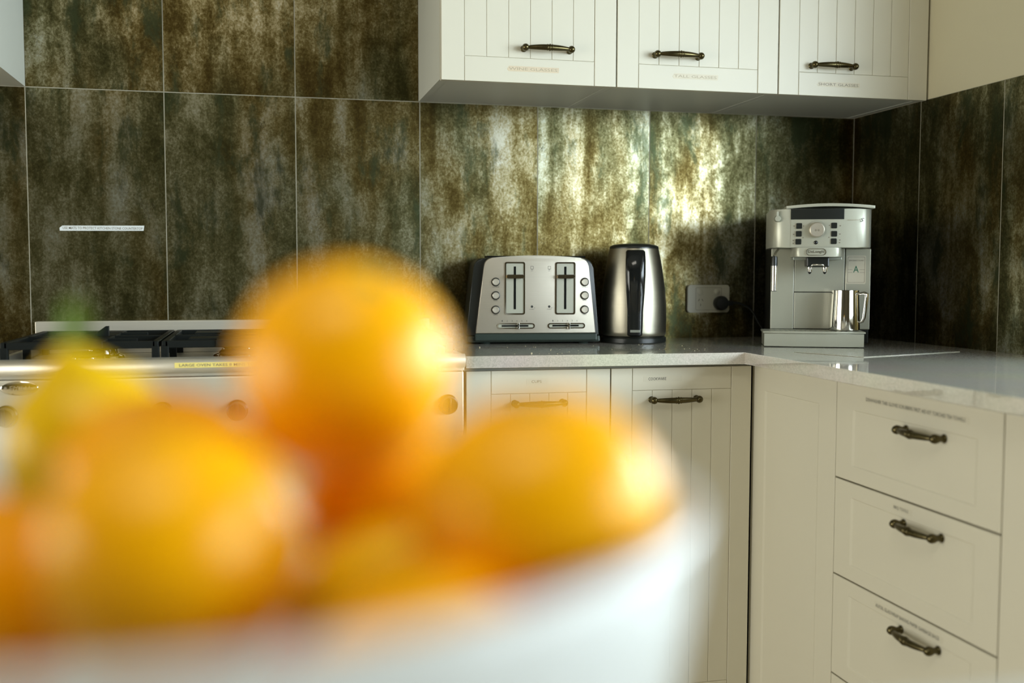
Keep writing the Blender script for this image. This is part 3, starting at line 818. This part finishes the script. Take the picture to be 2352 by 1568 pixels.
# brand band under head and spout
bm = BM(); prism(bm, front_arc(-.0475, .0600, -.0040, .006, .097, .014, 24), 'z', .2085, .2298, 0, .001, 2, True)
bd = obj('spout_housing', bm, M_SILVER, t, smooth=40)
bm = BM(); box(bm, -.0460, .0640, .040, .097, .2020, .2085, 0, .001); obj('housing_collar', bm, M_SILVERD, t)
bm = BM(); ring_frame(bm, rrect(-.0210, .0235, .2118, .2272, .0075), rrect(-.0200, .0225, .2128, .2262, .0066), 'y', -.0056, -.0040, 0)
text(bm, "DeLonghi", -.0165, .0190, .2195, .0075, -.0056, 0)
obj('badge', bm, M_CHROME, bd)
bm = BM(); box(bm, -.0170, .0340, .020, .070, .1850, .2084, 0, .003)
sp = obj('coffee_spout', bm, M_BLACK, t)
bm = BM()
for x in (-.0085, .0250):
    lathe(bm, [(.0052, .1900), (.0058, .1860), (.0056, .1755), (.0048, .1735)], (x, .030, 0), 'z', 20, 0)
    lathe(bm, [(.0048, .1735), (.0015, .1690), (0, .1690)], (x, .030, 0), 'z', 20, 1)
tube(bm, [(-.0085, .0240, .1850), (-.0030, .0200, .1905), (.0190, .0200, .1905), (.0250, .0240, .1850)], .0028, 10, 0)
obj('nozzle', bm, [M_CHROME, M_BLACK], sp)
# milk frother on the left
bm = BM()
tube(bm, [(-.0780, .070, .2292), (-.0800, .050, .2250), (-.0860, .030, .2190), (-.0895, .025, .2100)], .0030, 12, 0)
lathe(bm, [(0, .2100), (.0066, .2100), (.0072, .2070), (.0074, .1880)], (-.0895, .025, 0), 'z', 24, 1)
lathe(bm, [(.0062, .1880), (.0060, .1300)], (-.0895, .025, 0), 'z', 24, 0)
lathe(bm, [(.0064, .1300), (.0064, .1285), (0, .1285)], (-.0895, .025, 0), 'z', 24, 1)
obj('steam_wand', bm, [M_CHROME, M_BLACK], t, smooth=40)
# drip tray
bm = BM()
prism(bm, [(-.1110, .0), (-.0385, -.0035), (.0255, -.0035), (.1120, .0), (.1120, .0995), (-.1110, .0995)], 'z', .0015, .0318, 0, .001, 2)
prism(bm, [(-.1140, -.003), (-.0385, -.0065), (.0255, -.0065), (.1150, -.003), (.1150, .0950), (-.1140, .0950)], 'z', .0322, .0368, 0, .0012, 2)
dt = obj('drip_tray', bm, M_SILVER, t)
bm = BM()
for i in range(15): box(bm, -.085+i*.0115, -.085+i*.0115+.006, .012, .085, .0368, .0374)
obj('tray_grid', bm, M_SILVERD, dt)
# energy label
bm = BM(); prism(bm, rrect(.0822, .1268, .1455, .2128, .003), 'y', .0943, .0949, 0)
ring_frame(bm, rrect(.0850, .1240, .1490, .2095, .002, 3), rrect(.0856, .1234, .1496, .2089, .002, 3), 'y', .0940, .0943, 1)
for z in (.1795, .1727):
    box(bm, .0853, .0960, .0940, .0943, z-.0003, z+.0003, 1); box(bm, .1125, .1237, .0940, .0943, z-.0003, z+.0003, 1)
text(bm, 'EFFICIENCY CLASS', .0880, .1210, .2010, .0028, .0939, 1)
text(bm, 'A', .0980, .1105, .1805, .0155, .0939, 2)
obj('energy_label', bm, [M_TAPEC, M_INKM, M_GREENI], t)

def from_machine(lx, ly, lz=0.0):
    return (-.331 + lx*math.cos(A23) + ly*math.sin(A23), -.4035 - lx*math.sin(A23) + ly*math.cos(A23), .9+lz)
# milk jug on the tray
t = thing('milk_jug', 'small polished steel milk jug standing on the espresso machine tray', 'jug', from_machine(.0745, .048, .0376), -A23)
bm = BM(); lathe(bm, [(0, 0), (.0325, 0), (.0345, .002), (.0348, .006), (.0335, .040), (.0318, .075), (.0312, .0935), (.0300, .0935), (.0306, .075), (.0322, .040), (.033, .004), (0, .004)], seg=56)
obj('jug_body', bm, M_CHROME, t, smooth=40)
bm = BM()
pts = [(.0300, -.012, .0860), (.0400, -.018, .0880), (.0455, -.021, .0850), (.0450, -.021, .0760), (.0405, -.018, .0300), (.0370, -.016, .0210), (.0325, -.013, .0200)]
tube(bm, pts, [.0050, .0052, .0052, .0052, .0050, .0048, .0045], 14, 0, True, .55)
obj('jug_handle', bm, M_CHROME, t, smooth=50)

# thin glossy board lying in front of the machine
bm = BM(); prism(bm, [(-.450, -.535), (-.379, -.694), (-.0875, -.600), (-.120, -.505)], 'z', .9001, .9014, 0, .0004, 2)
tag(obj('cutting_board', bm, M_STONE), 'thin glossy grey board lying on the worktop in front of the espresso machine', 'board')

# crumbs scattered by the toaster and kettle
bm = BM()
for i in range(34):
    x = random.uniform(-1.10, -.58); y = random.uniform(-.47, -.22); r = random.choice((.0006, .0008, .001, .0018 if i % 9 == 0 else .0009))
    s = bmesh.ops.create_icosphere(bm, subdivisions=1, radius=r)
    for v in s['verts']: v.co = Vector((v.co.x*random.uniform(.8, 1.3)+x, v.co.y+y, v.co.z*.7+.9+r*.6))
o = tag(obj('bread_crumbs', bm, M_CRUMB), 'scattered bread crumbs on the worktop in front of the toaster', 'crumbs'); o['kind'] = 'stuff'

# sign on the wall tiles
bm = BM()
prism(bm, [(-2.0190, 1.1655), (-1.8360, 1.1672), (-1.8345, 1.1792), (-2.0130, 1.1775), (-2.0195, 1.1725)], 'y', -.0008, 0)
text(bm, 'USE MATS TO PROTECT KITCHEN STONE COUNTERTOP', -2.0125, -1.8380, 1.1722, .0058, -.0010, 1)
tag(obj('label_strip', bm, [M_TAPE, M_INKM]), 'white label strip about mats on the tiles above the stove', 'label')

# made-up panel frame around the overhead fill, out of view
t = thing('overhead_fill_panel', 'flat rectangular panel added for overhead fill light, unseen above the island', 'light', (-1.9, -2.9, 2.53))
bm = BM(); ring_frame(bm, rrect(-.64, .64, -.34, .34, .02), rrect(-.60, .60, -.30, .30, .01), 'z', -.02, .02)
obj('frame', bm, M_WFRAME, t)

# ------------------------------------------------------------------ island and fruit bowl
Fh = Vector((math.sin(YAW), math.cos(YAW), 0)); Rh = Vector((math.cos(YAW), -math.sin(YAW), 0))
def cf(lat, dep, down): return CAM + Fh*dep + Rh*lat - Vector((0, 0, down))
t = thing('kitchen_island', 'stone-topped island in the foreground carrying the fruit bowl', 'island', (-1.7, -3.0, 0))
ie = CAM.y + .385 + 3.0
bm = BM(); box(bm, -.95, .75, -.25, ie, .865, .8995, 0, .002); obj('island_top', bm, M_ISL, t)
bm = BM(); box(bm, -.91, .71, -.21, ie-.03, .0, .865); obj('island_body', bm, M_CAB, t)

BC = cf(-.1020, .306, .0618); rimz = BC.z; bh = rimz - .9
R0 = .1550
bm = BM()
lathe(bm, [(0, .9005-.9), (.058, .0005), (.062, .003), (.063, .010), (.090, .018), (.128, .034), (.1475, .060), (.1530, .088), (R0+.0005, bh-.003), (R0, bh),
           (R0-.0035, bh+.0005), (R0-.0060, bh-.003), (.1470, .088), (.1410, .062), (.121, .039), (.085, .024), (.04, .018), (0, .017)], seg=96)
for v in bm.verts: pass
bowl = tag(obj('fruit_bowl', bm, M_BOWL, None, (BC.x, BC.y, .9)), 'large round white bowl of fruit in the blurred foreground', 'bowl')
for p in bowl.data.polygons: p.use_smooth = True

def fruit(name, label, cat, lat, dep, down, rx, rz, mat, group, tilt=(0, 0, 0), lemon=0.0, ry=None, stem=True):
    bm = BM()
    prof = []
    n = 28
    for i in range(n+1):
        a = PI*i/n - PI/2
        r = math.cos(a); z = math.sin(a)
        if lemon and abs(z) > .78:
            k = (abs(z)-.78)/.22; z = math.copysign(abs(z)+lemon*k*k, z); r = r*(1-.25*k) if k < 1 else r
        elif not lemon:
            z = z*(1 - .05*max(0, math.sin(a)-.85)/.15) if False else z
        prof.append((max(0, r) if 0 < i < n else 0, z))
    lathe(bm, prof, seg=48)
    ry = ry or rx
    for v in bm.verts:
        x, y, z = v.co
        k = 1 + .012*math.sin(5*math.atan2(y, x))*math.sqrt(x*x+y*y)
        if not lemon:
            z -= .10*math.exp(-((x*x+y*y)/.02))*(1 if z > 0 else -.6)
        v.co = Vector((x*rx*k, y*ry*k, z*rz))
    o = obj(name, bm, mat, None, cf(lat, dep, down), (tilt[0], tilt[1], tilt[2]-YAW))
    for p in o.data.polygons: p.use_smooth = True
    tag(o, label, cat, group)
    if stem:
        bm = BM(); lathe(bm, [(0, 0), (.0030, 0), (.0034, .0015), (.0024, .0030), (0, .0034)], (0, 0, rz*(.905 if not lemon else 1+lemon*.98)-.0006), 'z', 12)
        obj('stem_end', bm, M_STEM, o)
    return o
GO = 'oranges in the white bowl'
fruit('orange', 'bright orange on top of the heap, highest in the bowl', 'orange', -.0490, .315, .0288, .0320, .0322, M_ORANGE, GO, (.5, .2, .3))
fruit('orange', 'large orange at the right side of the bowl with a white window glint', 'orange', .0070, .268, .0600, .0325, .0300, M_ORANGE, GO, (.05, -.10, .4), ry=.031)
fruit('orange', 'large orange at the front left, nearest below the top one', 'orange', -.0818, .256, .0675, .0325, .0305, M_ORANGE, GO, (.1, .1, 1.0), ry=.030, stem=False)
fruit('orange', 'deep orange fruit wedged behind the front left orange', 'orange', -.1040, .322, .0655, .0345, .0285, M_ORANGE2, GO, (.2, .3, 0), ry=.030, stem=False)
fruit('orange', 'orange cut off by the left edge of the picture', 'orange', -.1400, .275, .0860, .0280, .0280, M_ORANGE2, GO, (1.2, 0, 0), stem=False)
fruit('orange', 'orange low against the near rim, only its top edge showing', 'orange', -.0175, .2290, .0945, .0290, .0275, M_ORANGE, GO, (1.4, 0, 0), stem=False)
fruit('orange', 'orange half hidden under and behind the top orange', 'orange', -.0420, .3560, .0800, .0290, .0280, M_ORANGE2, GO, (1.4, .3, 0), stem=False)
fruit('lemon', 'yellow lemon leaning at the back left of the bowl', 'lemon', -.1480, .3740, .0640, .0300, .0330, M_LEMON, 'lemons in the white bowl', (.0, -.25, 0), lemon=.18, stem=False)
fruit('lemon', 'small lemon tip showing deep between the oranges', 'lemon', -.0380, .2900, .0840, .0130, .0235, M_LEMON, 'lemons in the white bowl', (0, 1.15, 0), lemon=.2, stem=False)
fruit('orange', 'orange at the bottom of the bowl in the dark gap under the top orange', 'orange', -.0490, .3000, .1210, .0255, .0230, M_ORANGE2, GO, (1.0, .3, 0), stem=False)
# leafy stalk standing up behind the lemon
bm = BM()
b0 = cf(-.1590, .372, .0400); b1 = cf(-.1555, .372, .011)
tube(bm, [b0, (b0+b1)/2+Vector((.001, 0, 0)), b1], [.0016, .0013, .0009], 8)
lp = []
for i in range(9):
    s = i/8; wv = .0042*math.sin(PI*min(1, s*1.02))**.8
    c = cf(-.1550+.004*s, .372+.003*math.sin(3*s), .011+.020*(1-s)-.004*s)
    lp.append((bm.verts.new(c-Rh*wv), bm.verts.new(c+Fh*.0015), bm.verts.new(c+Rh*wv)))
for A, B in zip(lp, lp[1:]):
    for i in range(2):
        f = bm.faces.new((A[i], A[i+1], B[i+1], B[i])); f.smooth = True
tag(obj('leafy_stalk', bm, M_LEAF), 'small green leaf stalk rising behind the back left lemon', 'leaf')
